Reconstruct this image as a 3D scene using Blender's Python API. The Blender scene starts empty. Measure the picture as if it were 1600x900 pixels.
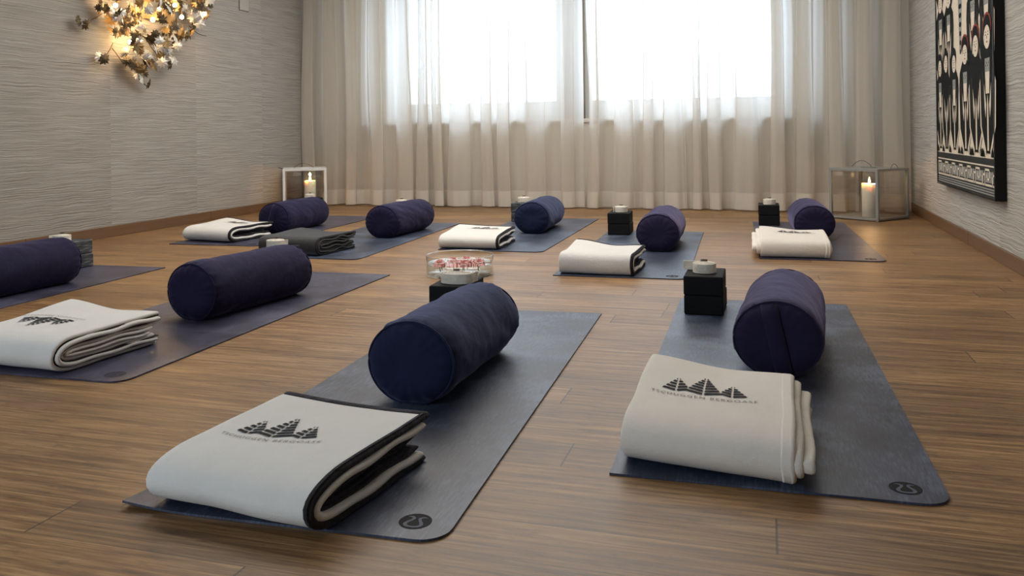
import bpy, bmesh, math, random
from mathutils import Vector, Matrix, noise
PI = math.pi
sc = bpy.context.scene
col = sc.collection
R = math.radians
random.seed(7)

# ------------------------------------------------------------------ helpers
def setp(o, label=None, cat=None, group=None, kind=None):
    if label: o['label'] = label
    if cat: o['category'] = cat
    if group: o['group'] = group
    if kind: o['kind'] = kind
    return o

def empty(name, loc=(0, 0, 0), rz=0, label=None, cat=None, group=None):
    o = bpy.data.objects.new(name, None)
    o.empty_display_size = .05
    o.location = loc
    o.rotation_euler = (0, 0, rz)
    col.objects.link(o)
    return setp(o, label, cat, group)

def link(name, bm, mat, parent=None, smooth=True, loc=None, rz=0, kind=None):
    me = bpy.data.meshes.new(name)
    bmesh.ops.recalc_face_normals(bm, faces=bm.faces[:])
    bm.to_mesh(me)
    bm.free()
    mats = mat if isinstance(mat, (list, tuple)) else [mat]
    for m in mats: me.materials.append(m)
    if smooth:
        for p in me.polygons: p.use_smooth = True
    o = bpy.data.objects.new(name, me)
    col.objects.link(o)
    if parent: o.parent = parent
    if loc is not None: o.location = loc
    if rz: o.rotation_euler = (0, 0, rz)
    if kind: o['kind'] = kind
    return o

def add_box(bm, x0, x1, y0, y1, z0, z1, bev=0, seg=2, M=None, mi=0):
    b = bmesh.new()
    bmesh.ops.create_cube(b, size=1)
    for v in b.verts:
        v.co = Vector((x0 + (v.co.x + .5) * (x1 - x0), y0 + (v.co.y + .5) * (y1 - y0), z0 + (v.co.z + .5) * (z1 - z0)))
    if bev:
        bmesh.ops.bevel(b, geom=b.edges[:], offset=bev, segments=seg, profile=.5, affect='EDGES')
    merge(bm, b, M, mi)

def merge(bm, b, M=None, mi=0):
    vm = {}
    for v in b.verts:
        vm[v] = bm.verts.new(M @ v.co if M else v.co)
    for f in b.faces:
        try:
            nf = bm.faces.new([vm[v] for v in f.verts])
            nf.material_index = mi
        except ValueError:
            pass
    b.free()

def add_poly(bm, pts, mi=0):
    vs = [bm.verts.new(p) for p in pts]
    f = bm.faces.new(vs)
    f.material_index = mi
    return f

def add_prism(bm, pts, vec, mi=0):
    vec = Vector(vec)
    a = [bm.verts.new(p) for p in pts]
    b = [bm.verts.new(Vector(p) + vec) for p in pts]
    n = len(a)
    for f in ([a[::-1], b] + [[a[i], a[(i + 1) % n], b[(i + 1) % n], b[i]] for i in range(n)]):
        bm.faces.new(f).material_index = mi

def add_lathe(bm, prof, n=48, M=None, closed=False):
    b = bmesh.new()
    rings = []
    for r, z in prof:
        if r < 1e-6:
            rings.append([b.verts.new((0, 0, z))])
        else:
            rings.append([b.verts.new((r * math.cos(2 * PI * i / n), r * math.sin(2 * PI * i / n), z)) for i in range(n)])
    prs = list(zip(rings, rings[1:]))
    if closed: prs.append((rings[-1], rings[0]))
    for A, B in prs:
        if len(A) == 1 and len(B) == 1: continue
        for i in range(n):
            j = (i + 1) % n
            if len(A) == 1: b.faces.new((A[0], B[i], B[j]))
            elif len(B) == 1: b.faces.new((A[i], A[j], B[0]))
            else: b.faces.new((A[i], A[j], B[j], B[i]))
    merge(bm, b, M)

def add_tube(bm, pts, r, n=8, cap=True):
    pts = [Vector(p) for p in pts]
    rings = []
    up = Vector((0, 0, 1))
    for i, p in enumerate(pts):
        t = (pts[min(i + 1, len(pts) - 1)] - pts[max(i - 1, 0)]).normalized()
        u = t.cross(up)
        if u.length < .05: u = t.cross(Vector((1, 0, 0)))
        u.normalize()
        w = u.cross(t)
        rr = r[i] if isinstance(r, (list, tuple)) else r
        rings.append([bm.verts.new(p + rr * (math.cos(2 * PI * k / n) * u + math.sin(2 * PI * k / n) * w)) for k in range(n)])
    for A, B in zip(rings, rings[1:]):
        for k in range(n):
            bm.faces.new((A[k], A[(k + 1) % n], B[(k + 1) % n], B[k]))
    if cap:
        bm.faces.new(rings[0][::-1])
        bm.faces.new(rings[-1])

def nz(x, y, z=0.):
    return noise.noise(Vector((x, y, z)))

# ------------------------------------------------------------------ materials
class NT:
    def __init__(s, name):
        s.m = bpy.data.materials.new(name)
        s.m.use_nodes = True
        s.t = s.m.node_tree
        s.t.nodes.clear()
        s.out = s.t.nodes.new('ShaderNodeOutputMaterial')
    def n(s, kind, ins=None, **kw):
        d = s.t.nodes.new('ShaderNode' + kind)
        for k, v in kw.items(): setattr(d, k, v)
        for k, v in (ins or {}).items(): s.put(d.inputs[k], v)
        return d
    def put(s, sock, v):
        if isinstance(v, bpy.types.NodeSocket): s.t.links.new(v, sock)
        elif isinstance(v, bpy.types.Node): s.t.links.new(v.outputs[0], sock)
        else:
            if isinstance(v, (tuple, list)) and sock.type == 'RGBA' and len(v) == 3: v = (*v, 1)
            sock.default_value = v
    def math(s, op, a, b=None, c=None, clamp=False):
        d = s.n('Math', operation=op)
        d.use_clamp = clamp
        s.put(d.inputs[0], a)
        if b is not None: s.put(d.inputs[1], b)
        if c is not None: s.put(d.inputs[2], c)
        return d.outputs[0]
    def mix(s, f, a, b, blend='MIX'):
        d = s.n('Mix', data_type='RGBA', blend_type=blend)
        s.put(d.inputs[0], f); s.put(d.inputs[6], a); s.put(d.inputs[7], b)
        return d.outputs[2]
    def ramp(s, f, stops):
        d = s.n('ValToRGB', {'Fac': f})
        e = d.color_ramp.elements
        while len(e) < len(stops): e.new(.5)
        for k, (p, c) in zip(e, stops):
            k.position = p
            k.color = (*c, 1) if len(c) == 3 else c
        return d.outputs[0]
    def noise(s, vec, scale, detail=3, rough=.5):
        return s.n('TexNoise', {'Vector': vec, 'Scale': scale, 'Detail': detail, 'Roughness': rough}).outputs[0]
    def schlick(s, f0=.04, k=1., normal=None):
        lw = s.n('LayerWeight', {'Blend': .5} if normal is None else {'Blend': .5, 'Normal': normal}).outputs['Facing']
        p = s.math('POWER', lw, 5.)
        return s.math('MULTIPLY', s.math('ADD', f0, s.math('MULTIPLY', p, 1 - f0)), k, clamp=True)
    def obj(s): return s.n('TexCoord').outputs['Object']
    def scaled(s, vec, sx, sy, sz):
        return s.n('Mapping', {'Vector': vec, 'Scale': (sx, sy, sz)}).outputs[0]
    def bump(s, h, strength=.3, dist=.01, normal=None):
        d = s.n('Bump', {'Height': h, 'Strength': strength, 'Distance': dist})
        if normal: s.put(d.inputs['Normal'], normal)
        return d.outputs[0]
    def bsdf(s, **kw):
        names = {'color': 'Base Color', 'rough': 'Roughness', 'metal': 'Metallic', 'normal': 'Normal', 'spec': 'Specular IOR Level',
                 'sheen': 'Sheen Weight', 'sheenr': 'Sheen Roughness', 'sheent': 'Sheen Tint', 'sss': 'Subsurface Weight', 'sssr': 'Subsurface Radius', 'ssss': 'Subsurface Scale',
                 'emit': 'Emission Color', 'emits': 'Emission Strength', 'trans': 'Transmission Weight', 'ior': 'IOR', 'alpha': 'Alpha'}
        return s.n('BsdfPrincipled', {names[k]: v for k, v in kw.items()})
    def done(s, sh):
        s.put(s.out.inputs[0], sh if isinstance(sh, bpy.types.NodeSocket) else sh.outputs[0])
        return s.m

def plain(name, c, rough=.5, metal=0., spec=.5, var=.08, scale=30, bump=0.):
    t = NT(name); v = t.obj()
    n = t.noise(v, scale, 3)
    cc = t.mix(n, tuple(x * (1 - var) for x in c), tuple(min(1, x * (1 + var)) for x in c))
    kw = dict(color=cc, rough=rough, metal=metal, spec=spec)
    if bump: kw['normal'] = t.bump(n, bump, .002)
    return t.done(t.bsdf(**kw))

def emis(name, c, s):
    t = NT(name)
    return t.done(t.n('Emission', {'Color': c, 'Strength': s}))

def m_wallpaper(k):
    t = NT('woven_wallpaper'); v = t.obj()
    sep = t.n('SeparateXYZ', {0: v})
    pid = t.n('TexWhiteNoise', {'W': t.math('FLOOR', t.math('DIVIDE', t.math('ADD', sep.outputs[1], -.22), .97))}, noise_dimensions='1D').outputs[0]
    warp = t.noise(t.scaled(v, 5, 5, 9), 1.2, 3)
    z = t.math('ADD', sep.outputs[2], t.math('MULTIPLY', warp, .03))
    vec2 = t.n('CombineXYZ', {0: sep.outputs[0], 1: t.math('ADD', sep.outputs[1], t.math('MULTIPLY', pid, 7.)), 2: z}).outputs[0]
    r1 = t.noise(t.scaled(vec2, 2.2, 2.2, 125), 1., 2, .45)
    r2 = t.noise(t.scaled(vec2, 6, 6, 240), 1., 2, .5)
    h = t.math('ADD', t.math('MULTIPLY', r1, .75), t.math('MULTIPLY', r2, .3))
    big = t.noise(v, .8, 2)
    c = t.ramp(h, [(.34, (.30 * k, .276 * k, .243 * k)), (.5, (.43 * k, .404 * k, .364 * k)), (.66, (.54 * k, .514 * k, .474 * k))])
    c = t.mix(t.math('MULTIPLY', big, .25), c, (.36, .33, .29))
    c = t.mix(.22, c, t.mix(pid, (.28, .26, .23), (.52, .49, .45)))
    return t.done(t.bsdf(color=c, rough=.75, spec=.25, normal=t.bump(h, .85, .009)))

def m_floor():
    t = NT('bamboo_plank_floor'); v = t.obj()
    sep = t.n('SeparateXYZ', {0: v})
    x, y = sep.outputs[0], sep.outputs[1]
    ry = t.math('DIVIDE', y, .138)
    row = t.math('FLOOR', ry)
    off = t.n('TexWhiteNoise', {'W': row}, noise_dimensions='1D').outputs[0]
    cx = t.math('ADD', t.math('DIVIDE', x, 1.85), t.math('MULTIPLY', off, 5.3))
    colid = t.math('FLOOR', cx)
    wn = t.n('TexWhiteNoise', {'Vector': t.n('CombineXYZ', {0: row, 1: colid}).outputs[0]}, noise_dimensions='2D').outputs[0]
    fy = t.math('FRACT', ry); fx = t.math('FRACT', cx)
    ey = t.math('MINIMUM', fy, t.math('SUBTRACT', 1., fy))
    ex = t.math('MINIMUM', fx, t.math('SUBTRACT', 1., fx))
    gap = t.math('MAXIMUM', t.math('MULTIPLY', t.math('LESS_THAN', ey, .010), .55), t.math('LESS_THAN', ex, .0011))
    vs = t.n('CombineXYZ', {0: t.math('ADD', x, t.math('MULTIPLY', wn, 13.)), 1: t.math('ADD', y, t.math('MULTIPLY', wn, 3.)), 2: wn}).outputs[0]
    s1 = t.noise(t.scaled(vs, 3.4, 70, 1), 1., 5, .65)
    s2 = t.noise(t.scaled(vs, 13, 280, 1), 1., 3, .65)
    s3 = t.noise(t.scaled(vs, 1.6, 5, 1), 1., 3, .55)
    s4 = t.noise(t.scaled(vs, 16, 46, 1), 1., 3, .6)
    f = t.math('ADD', t.math('MULTIPLY', s1, .62), t.math('ADD', t.math('MULTIPLY', s2, .20), t.math('MULTIPLY', s3, .2)))
    c = t.ramp(f, [(.36, (.068, .031, .010)), (.47, (.180, .092, .034)), (.55, (.275, .155, .062)), (.66, (.41, .255, .122))])
    dk = t.ramp(s4, [(.30, (1, 1, 1)), (.42, (0, 0, 0))])
    c = t.mix(t.math('MULTIPLY', dk, .45), c, (.055, .028, .012))
    c = t.mix(1., c, t.mix(wn, (.80, .79, .78), (1.14, 1.12, 1.06)), 'MULTIPLY')
    c = t.mix(t.math('MULTIPLY', gap, .75), c, (.02, .011, .006))
    h = t.math('SUBTRACT', t.math('MULTIPLY', f, .4), gap)
    ro = t.math('ADD', .36, t.math('MULTIPLY', s1, .16))
    return t.done(t.bsdf(color=c, rough=ro, spec=.5, normal=t.bump(h, .12, .004)))

def m_wood(name, a, b, axis=1):
    t = NT(name); v = t.obj()
    sc_ = [60, 60, 60]; sc_[axis] = 3
    n = t.noise(t.scaled(v, *sc_), 1., 4, .6)
    return t.done(t.bsdf(color=t.mix(n, a, b), rough=.45, normal=t.bump(n, .1, .002)))

def m_mat(name, c, tint):
    t = NT(name); v = t.obj()
    sep = t.n('SeparateXYZ', {0: v})
    n1 = t.noise(v, 5., 5, .62)
    n2 = t.noise(t.scaled(v, 160, 22, 1), 1., 3, .6)
    yb = t.math('ADD', sep.outputs[1], t.math('MULTIPLY', t.noise(v, 3., 2), .03))
    band = t.n('TexWhiteNoise', {'W': t.math('FLOOR', t.math('DIVIDE', yb, .31))}, noise_dimensions='1D').outputs[0]
    f = t.math('ADD', t.math('MULTIPLY', n1, .62), t.math('MULTIPLY', n2, .38))
    cc = t.ramp(f, [(.38, tuple(k * .50 for k in c)), (.49, c), (.60, tint)])
    cc = t.mix(1., cc, t.mix(band, (.86, .86, .88), (1.16, 1.16, 1.16)), 'MULTIPLY')
    fine = t.noise(v, 420, 2)
    h = t.math('ADD', t.math('MULTIPLY', n2, .6), t.math('MULTIPLY', fine, .4))
    ro = t.math('ADD', .30, t.math('ADD', t.math('MULTIPLY', n1, .14), t.math('MULTIPLY', band, .08)))
    return t.done(t.bsdf(color=cc, rough=ro, spec=.55, normal=t.bump(h, .22, .0025)))

def m_cloth(name, c, weave=900, sheen=.35, bump=.25, wr=5., var=.25, st=(.6, .6, .8), wb=.6):
    t = NT(name); v = t.obj()
    n1 = t.noise(v, wr, 4, .55); n2 = t.noise(v, weave, 2)
    cc = t.mix(n1, tuple(k * (1 - var) for k in c), tuple(min(1, k * (1 + var)) for k in c))
    b1 = t.bump(n1, wb, .02)
    return t.done(t.bsdf(color=cc, rough=.88, spec=.2, sheen=sheen, sheenr=.4, sheent=st, normal=t.bump(n2, bump, .0015, b1)))

def m_fleece(name, c, var=.07):
    t = NT(name); v = t.obj()
    n1 = t.noise(v, 12, 4, .6); n2 = t.noise(v, 330, 3, .7)
    cc = t.mix(n1, tuple(k * (1 - var) for k in c), tuple(min(1, k * (1 + var * .6)) for k in c))
    b1 = t.bump(n1, .25, .02)
    return t.done(t.bsdf(color=cc, rough=.95, spec=.1, sheen=.25, sheenr=.5, normal=t.bump(n2, .5, .003, b1)))

def m_curtain(name, c, clear=.26, trl=.5, hem=False):
    t = NT(name); v = t.obj()
    w1 = t.noise(t.scaled(v, 900, 900, 12), 1., 2); w2 = t.noise(t.scaled(v, 10, 10, 500), 1., 2)
    w = t.math('MULTIPLY', t.math('ADD', w1, w2), .5)
    cc = t.mix(w, tuple(k * .82 for k in c), tuple(min(1, k * 1.1) for k in c))
    d = t.n('BsdfDiffuse', {'Color': cc, 'Normal': t.bump(w, .25, .003)})
    tr = t.n('BsdfTranslucent', {'Color': (.90, .89, .86, 1)})
    a = t.n('MixShader', {0: trl, 1: d.outputs[0], 2: tr.outputs[0]})
    tp = t.n('BsdfTransparent', {'Color': (.93, .96, 1.)})
    # the weave is seen through less at grazing angles: more thread per line of sight
    lw = t.n('LayerWeight', {'Blend': .5}).outputs['Facing']
    op = t.math('MULTIPLY', t.math('SUBTRACT', 1., lw, clamp=True), clear, clamp=True)
    b = t.n('MixShader', {0: op, 1: a.outputs[0], 2: tp.outputs[0]})
    return t.done(b)

def m_pane(name, tint=(1, 1, 1), refl=1.0):
    t = NT(name)
    g = t.n('BsdfGlossy', {'Color': (1, 1, 1, 1), 'Roughness': .01})
    tp = t.n('BsdfTransparent', {'Color': tint})
    return t.done(t.n('MixShader', {0: t.schlick(.045, refl), 1: tp.outputs[0], 2: g.outputs[0]}))

def m_block():
    t = NT('black_foam'); v = t.obj()
    n = t.noise(v, 260, 2); n1 = t.noise(v, 14, 3)
    return t.done(t.bsdf(color=t.mix(n1, (.006, .006, .0065), (.014, .014, .015)), rough=.7, spec=.12, normal=t.bump(n, .2, .001)))

def m_block_marbled():
    t = NT('marbled_grey_foam'); v = t.obj()
    n = t.noise(t.scaled(v, 12, 12, 110), 1., 4, .6)
    return t.done(t.bsdf(color=t.ramp(n, [(.38, (.01, .011, .013)), (.52, (.045, .05, .055)), (.66, (.16, .17, .175))]), rough=.6, normal=t.bump(n, .2, .002)))

WALL = m_wallpaper(.70); WALLR = m_wallpaper(.98); FLOOR = m_floor()  # same wallpaper twice: uneven light put into the tone, right wall lighter
BASE = m_wood('baseboard_wood', (.10, .05, .022), (.20, .11, .055))
PAINT = plain('white_paint', (.74, .73, .70), .6, var=.03)
SILLW = plain('warm_white_paint', (.62, .58, .52), .55, var=.03)
BLACKF = m_block(); MARB = m_block_marbled()
NAVY = m_cloth('navy_cotton', (.0085, .0125, .040), sheen=.32, st=(.50, .56, .95))
PURP = m_cloth('indigo_cotton', (.0105, .0085, .032), sheen=.18, st=(.58, .52, .95))
PURPB = m_cloth('violet_cotton', (.0150, .0115, .037), sheen=.36, st=(.62, .56, .95))
WHITE = m_fleece('white_fleece', (.70, .685, .65)); WHITE2 = m_fleece('cream_fleece', (.74, .685, .61))
TRIM = m_cloth('charcoal_binding', (.022, .020, .022), 700, .12, .4, 20, .3)
CHAR = m_fleece('charcoal_fleece', (.030, .030, .031), .25)
THREAD = m_cloth('brown_black_thread', (.022, .017, .016), 1500, .05, .5, 40, .35)
THREADL = m_cloth('grey_thread', (.24, .225, .215), 1500, .05, .5, 40, .3)
STRAPM = m_cloth('cream_cotton_webbing', (.72, .67, .57), 1100, .15, .5, 30, .08)
BUCK = plain('dark_bronze_metal', (.10, .075, .06), .35, 1.)
CURT = m_curtain('linen_curtain', (.82, .735, .625), .27, .60)
HEM = m_curtain('linen_hem', (.82, .76, .67), .08, .40)
GLASS = m_pane('clear_pane', (.94, .93, .91), 1.8)
LWHITE = plain('white_lacquered_metal', (.72, .72, .70), .35, var=.03)
LGREY = plain('grey_lacquered_metal', (.27, .27, .25), .35, var=.03)
WIRE = plain('dark_wire', (.10, .09, .08), .4, .8)

# ------------------------------------------------------------------ room
XL, XR, YB, YF, ZC = -4.538, 1.19, 8.02, -2.2, 2.75
def struct(name, bm, m, smooth=False):
    return link(name, bm, m, None, smooth, kind='structure')
bm = bmesh.new(); add_box(bm, XL - .2, XR + .2, YF - .2, YB + .5, -.12, 0); struct('floor', bm, FLOOR)
bm = bmesh.new(); add_box(bm, XL - .2, XR + .2, YF - .2, YB + .5, ZC, ZC + .12); struct('ceiling', bm, PAINT)
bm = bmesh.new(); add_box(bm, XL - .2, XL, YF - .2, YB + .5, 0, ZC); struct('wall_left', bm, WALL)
bm = bmesh.new(); add_box(bm, XR, XR + .2, YF - .2, YB + .5, 0, ZC); struct('wall_right', bm, WALLR)
bm = bmesh.new(); add_box(bm, XL, XR, YF - .2, YF, 0, ZC); struct('wall_front', bm, WALL)
# back wall: parapet with ledge below, window recess above
WX0, WX1, SILL, WTOP = -3.84, .35, .80, 2.45
bm = bmesh.new()
add_box(bm, XL, WX0, YB, YB + .3, 0, ZC); add_box(bm, WX1, XR, YB, YB + .3, 0, ZC)
add_box(bm, WX0, WX1, YB, YB + .3, 0, SILL); add_box(bm, WX0, WX1, YB, YB + .3, WTOP, ZC)
struct('wall_back', bm, SILLW)
bm = bmesh.new()
add_box(bm, WX0 - .02, WX1 + .02, 7.815, YB + .02, SILL, SILL + .035, .006); add_box(bm, WX0, WX1, 7.84, YB, .0, SILL)
struct('trim_1', bm, SILLW)
def window(n, x0, x1, fl, fr_):
    e = empty('window_%d' % n, ((x0 + x1) / 2, YB + .17, SILL)); e['kind'] = 'structure'
    bm = bmesh.new(); w = (x1 - x0) / 2; zt = WTOP - SILL
    gz = .215
    add_box(bm, -w, w, -.04, .04, 0, gz); add_box(bm, -w, w, -.04, .04, zt - .1, zt)
    add_box(bm, -w, -w + fl, -.04, .04, gz, zt - .1); add_box(bm, w - fr_, w, -.04, .04, gz, zt - .1)
    link('window_frame', bm, PAINT, e, False)
    bm = bmesh.new(); add_box(bm, -w + fl, w - fr_, -.004, .004, gz, zt - .1); link('pane', bm, m_pane('window_glass', (.97, .985, 1.), 1.), e, False)
window(1, WX0, -1.78, .30, .18); window(2, -1.78, WX1, .17, .27)
bm = bmesh.new(); add_box(bm, -1.87, -1.67, YB - .02, YB + .12, SILL + .035, WTOP); struct('trim_2', bm, m_wood('window_post_wood', (.12, .09, .06), (.2, .15, .1), 2))
for nm, x0, x1 in (('baseboard_left', XL, XL + .014), ('baseboard_right', XR - .014, XR)):
    bm = bmesh.new()
    ys = [YF, -.3, 2.1, 4.31, 6.2, 8.02] if nm == 'baseboard_left' else [YF, .9, 3.2, 5.75, 8.02]
    for a, b in zip(ys, ys[1:]): add_box(bm, x0, x1, a + .001, b - .001, 0, .078, .002, 1)
    struct(nm, bm, BASE)
# outside the window: pale house front and terrace wall across a court
bm = bmesh.new(); add_box(bm, -14, 10, 15, 15.3, -3, 2.0); struct('trim_3', bm, plain('pale_render', (.66, .70, .74), .8, var=.1, scale=2))
bm = bmesh.new(); add_box(bm, -14, 10, 8.6, 15, -3.2, -3); struct('trim_4', bm, plain('pale_paving', (.6, .62, .62), .8, var=.1, scale=3))

# ------------------------------------------------------------------ curtains
def curtain(label, x0, x1, y0, n, seed, cat_group):
    root = empty('curtain', ((x0 + x1) / 2, y0, 0), 0, label, 'curtain', cat_group)
    rnd = random.Random(seed)
    ws = [rnd.uniform(.5, 1.6) for _ in range(n)]
    tot = sum(ws); acc = [0]
    for w in ws: acc.append(acc[-1] + w / tot)
    am = [rnd.uniform(.6, 1.2) for _ in range(n + 1)]
    def pt(u, z):
        # irregular pleats: u in 0..1 maps to fold index
        i = 0
        while i < n - 1 and acc[i + 1] < u: i += 1
        fr = (u - acc[i]) / (acc[i + 1] - acc[i])
        ph = 2 * PI * (i + fr)
        a = am[i] * (1 - fr) + am[i + 1] * fr
        hz = .5 + .5 * min(1, max(0, 1 - z / 2.7))
        w = (x1 - x0) / n
        sk = .10 * nz(u * 9, z * .5, seed)
        x = x0 + u * (x1 - x0) + w * .18 * a * math.sin(2 * ph + .6) * hz + w * .22 * nz(u * 17, z * .55, seed + 3) * (1 - z / 4)
        y = .060 * a * math.cos(ph + sk * 6) * (0.65 + .35 * hz) + .016 * math.sin(3 * ph + 2 * sk + seed) + .011 * nz(u * 55, z * .7, seed + 9) + .006 * math.sin(7 * ph + 5 * nz(u * 8, z * .4, seed))
        edge = min(1, min(u, 1 - u) * 30)
        x = max(x0, min(x1, x))
        return Vector((x - (x0 + x1) / 2, y * (0.3 + .7 * edge), z))
    N = n * 36
    def strip(zs, off=0):
        bm = bmesh.new(); rows = []
        for z in zs:
            rows.append([bm.verts.new(pt(k / N, z) + Vector((0, off, 0))) for k in range(N + 1)])
        for A, B in zip(rows, rows[1:]):
            for k in range(N): bm.faces.new((A[k], A[k + 1], B[k + 1], B[k]))
        return bm
    pan = link('panel', strip([.16 + i * (2.66 - .16) / 26 for i in range(27)]), CURT, root)
    link('hem', strip([.012 + i * .0246 for i in range(7)]), HEM, pan)
    # heading tape and the rail clips hang out of the picture
    for k in range(0, n + 1):
        bm = bmesh.new(); p = pt(min(1, k / n), 2.66)
        add_box(bm, p.x - .008, p.x + .008, p.y - .01, p.y + .01, 2.63, 2.713); link('glider', bm, PAINT, root, False)
curtain('left linen curtain panel, hanging between left wall and the central gap', -4.53, -1.606, 7.735, 12, 3, 'sheer linen curtains across the back wall')
curtain('right linen curtain panel, hanging between the central gap and right wall', -1.585, 1.165, 7.735, 12, 8, 'sheer linen curtains across the back wall')
bm = bmesh.new(); add_box(bm, XL + .02, XR - .02, 7.70, 7.77, 2.715, ZC, .004)
setp(link('curtain_rail', bm, PAINT, None, False), 'white curtain rail fixed to the ceiling above the curtains', 'rail')

# ------------------------------------------------------------------ yoga mats
T = .29101
def room(x, y): return (math.cos(T) * x - math.sin(T) * y, math.sin(T) * x + math.cos(T) * y)
MW, ML, MT = .66, 1.912, .005
def mat_ground(cam): return room(cam[0], cam[1]), cam[2] + T
def yoga_mat(cam, label, c, tint, curl=0., logo=True):
    (x, y), rz = mat_ground(cam)
    e = empty('yoga_mat', (x, y, 0), rz, label, 'yoga mat', 'yoga mats on the floor')
    # outline with the front right corner rounded
    pts = []
    rc = .055
    nx, ny = 22, 56
    bm = bmesh.new()
    xs = [MW * i / nx for i in range(nx + 1)]; ys = [ML * j / ny for j in range(ny + 1)]
    xs = sorted(set(xs + [MW - rc * (1 - math.cos(k * PI / 12)) for k in range(7)]))
    ys = sorted(set(ys + [rc * (1 - math.sin(k * PI / 12)) for k in range(7)]))
    def f(px, py):
        # pull the rounded corner in
        if px > MW - rc and py < rc:
            dx, dy = px - (MW - rc), rc - py
            m = max(dx, dy); r = math.hypot(dx, dy)
            if r > 1e-9:
                px = MW - rc + dx / r * m; py = rc - dy / r * m
        d = math.hypot(px, py)
        z = .0
        if curl: z += curl * max(0, 1 - d / .17) ** 2
        d2 = min(px, MW - px, py, ML - py)
        return px, py, z
    tops = [[None] * len(xs) for _ in ys]; bots = [[None] * len(xs) for _ in ys]
    for j, yy in enumerate(ys):
        for i, xx in enumerate(xs):
            a, b, z = f(xx, yy)
            tops[j][i] = bm.verts.new((a, b, z + MT)); bots[j][i] = bm.verts.new((a, b, z + .0003))
    for j in range(len(ys) - 1):
        for i in range(len(xs) - 1):
            bm.faces.new((tops[j][i], tops[j][i + 1], tops[j + 1][i + 1], tops[j + 1][i]))
            bm.faces.new((bots[j][i], bots[j + 1][i], bots[j + 1][i + 1], bots[j][i + 1]))
    per = [(0, i) for i in range(len(xs))] + [(j, len(xs) - 1) for j in range(1, len(ys))] + [(len(ys) - 1, i) for i in range(len(xs) - 2, -1, -1)] + [(j, 0) for j in range(len(ys) - 2, 0, -1)]
    for k in range(len(per)):
        a, b = per[k], per[(k + 1) % len(per)]
        bm.faces.new((tops[a[0]][a[1]], bots[a[0]][a[1]], bots[b[0]][b[1]], tops[b[0]][b[1]]))
    link('sheet', bm, m_mat('rubber_' + str(len(bpy.data.materials)), c, tint), e, False)
    if logo:
        cx, cy, ra, rb = MW - .076, .066, .031, .026
        bm = bmesh.new()
        add_poly(bm, [(cx + ra * math.cos(q), cy + ra * math.sin(q), MT + .0004) for q in [2 * PI * k / 40 for k in range(40)]])
        disc = o = link('logo_disc', bm, LOGOD if logo is True else LOGOD2, e, False); o['label'] = 'dark round printed logo disc'
        half = [(-.62, .50), (-.38, .52), (-.20, .38), (-.24, .14), (-.42, -.16), (-.50, -.44), (-.36, -.66), (0, -.74)]
        line = half + [(-p, q) for p, q in half[-2::-1]]
        wd = [.02, .10, .13, .12, .14, .16, .14, .11]; wd = wd + wd[-2::-1]
        sm = []
        for i in range(len(line) - 1):
            for k in range(5):
                q = k / 5
                p0, p1, p2, p3 = line[max(i - 1, 0)], line[i], line[i + 1], line[min(i + 2, len(line) - 1)]
                cr = lambda a, b, c_, d: .5 * (2 * b + (c_ - a) * q + (2 * a - 5 * b + 4 * c_ - d) * q * q + (3 * b - a - 3 * c_ + d) * q ** 3)
                sm.append((cr(p0[0], p1[0], p2[0], p3[0]), cr(p0[1], p1[1], p2[1], p3[1]), wd[i] * (1 - q) + wd[i + 1] * q))
        sm.append((*line[-1], wd[-1]))
        bm = bmesh.new(); L_, R_ = [], []
        for i, (px, py, w) in enumerate(sm):
            a, b = sm[max(i - 1, 0)], sm[min(i + 1, len(sm) - 1)]
            tx, ty = b[0] - a[0], b[1] - a[1]; l = math.hypot(tx, ty) or 1
            ox, oy = -ty / l * w / 2 * 1.5, tx / l * w / 2 * 1.5
            L_.append(bm.verts.new((cx + (px + ox) * ra, cy + (py + oy) * ra, MT + .0008)))
            R_.append(bm.verts.new((cx + (px - ox) * ra, cy + (py - oy) * ra, MT + .0008)))
        for i in range(len(sm) - 1): bm.faces.new((L_[i], R_[i], R_[i + 1], L_[i + 1]))
        o = link('logo_mark', bm, LOGOM if logo is True else LOGOM2, disc, False); o['label'] = 'grey-blue horseshoe-shaped mark on the logo disc'
    return e
LOGOD = plain('logo_black', (.007, .007, .009), .7, 0, .15, var=.1)
LOGOD2 = plain('logo_faint', (.022, .022, .036), .6, 0, .2, var=.1); LOGOM2 = plain('logo_mark_faint', (.036, .036, .06), .6, 0, .3, var=.1)
LOGOM = plain('logo_slate', (.075, .085, .12), .6, 0, .3, var=.1)
SLATE = ((.031, .041, .071), (.078, .101, .150)); VIOL = ((.038, .037, .066), (.075, .074, .120))
MATS = {
 'A': ((-.767, 1.662, -.253), 'slate blue mat in the middle of the front, its left corner curling up', SLATE, .011, True),
 'B': ((.200, 1.792, -.276), 'slate blue mat at front right with a black logo on its rounded corner', SLATE, 0, True),
 'M2': ((-1.787, 2.679, -.282), 'dark blue mat at front left under the blanket with upside-down emblem', VIOL, 0, 2),
 'M1': ((-3.019, 2.982, -.253), 'purple-blue mat nearest the left wall, running out of the left edge of the photo', VIOL, 0, False),
 'M5': ((-2.287, 5.683, -.267), 'purple-blue mat at the left end of the back row', VIOL, 0, True),
 'M6': ((-1.520, 5.029, -.253), 'slate blue mat under the charcoal blanket in the back row', SLATE, 0, False),
 'M7': ((-.453, 5.243, -.279), 'slate blue mat in the middle of the back row, beyond the glass bowl', SLATE, 0, False),
 'M8': ((.205, 4.258, -.264), 'blue-grey mat second from the right in the back row', SLATE, 0, True),
 'M9': ((1.372, 4.710, -.259), 'violet-grey mat at the right end of the back row', VIOL, 0, True),
}
for k, (cam, label, (c, ti), curl, lg) in MATS.items():
    yoga_mat(cam, label, c, ti, curl, lg)
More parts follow.
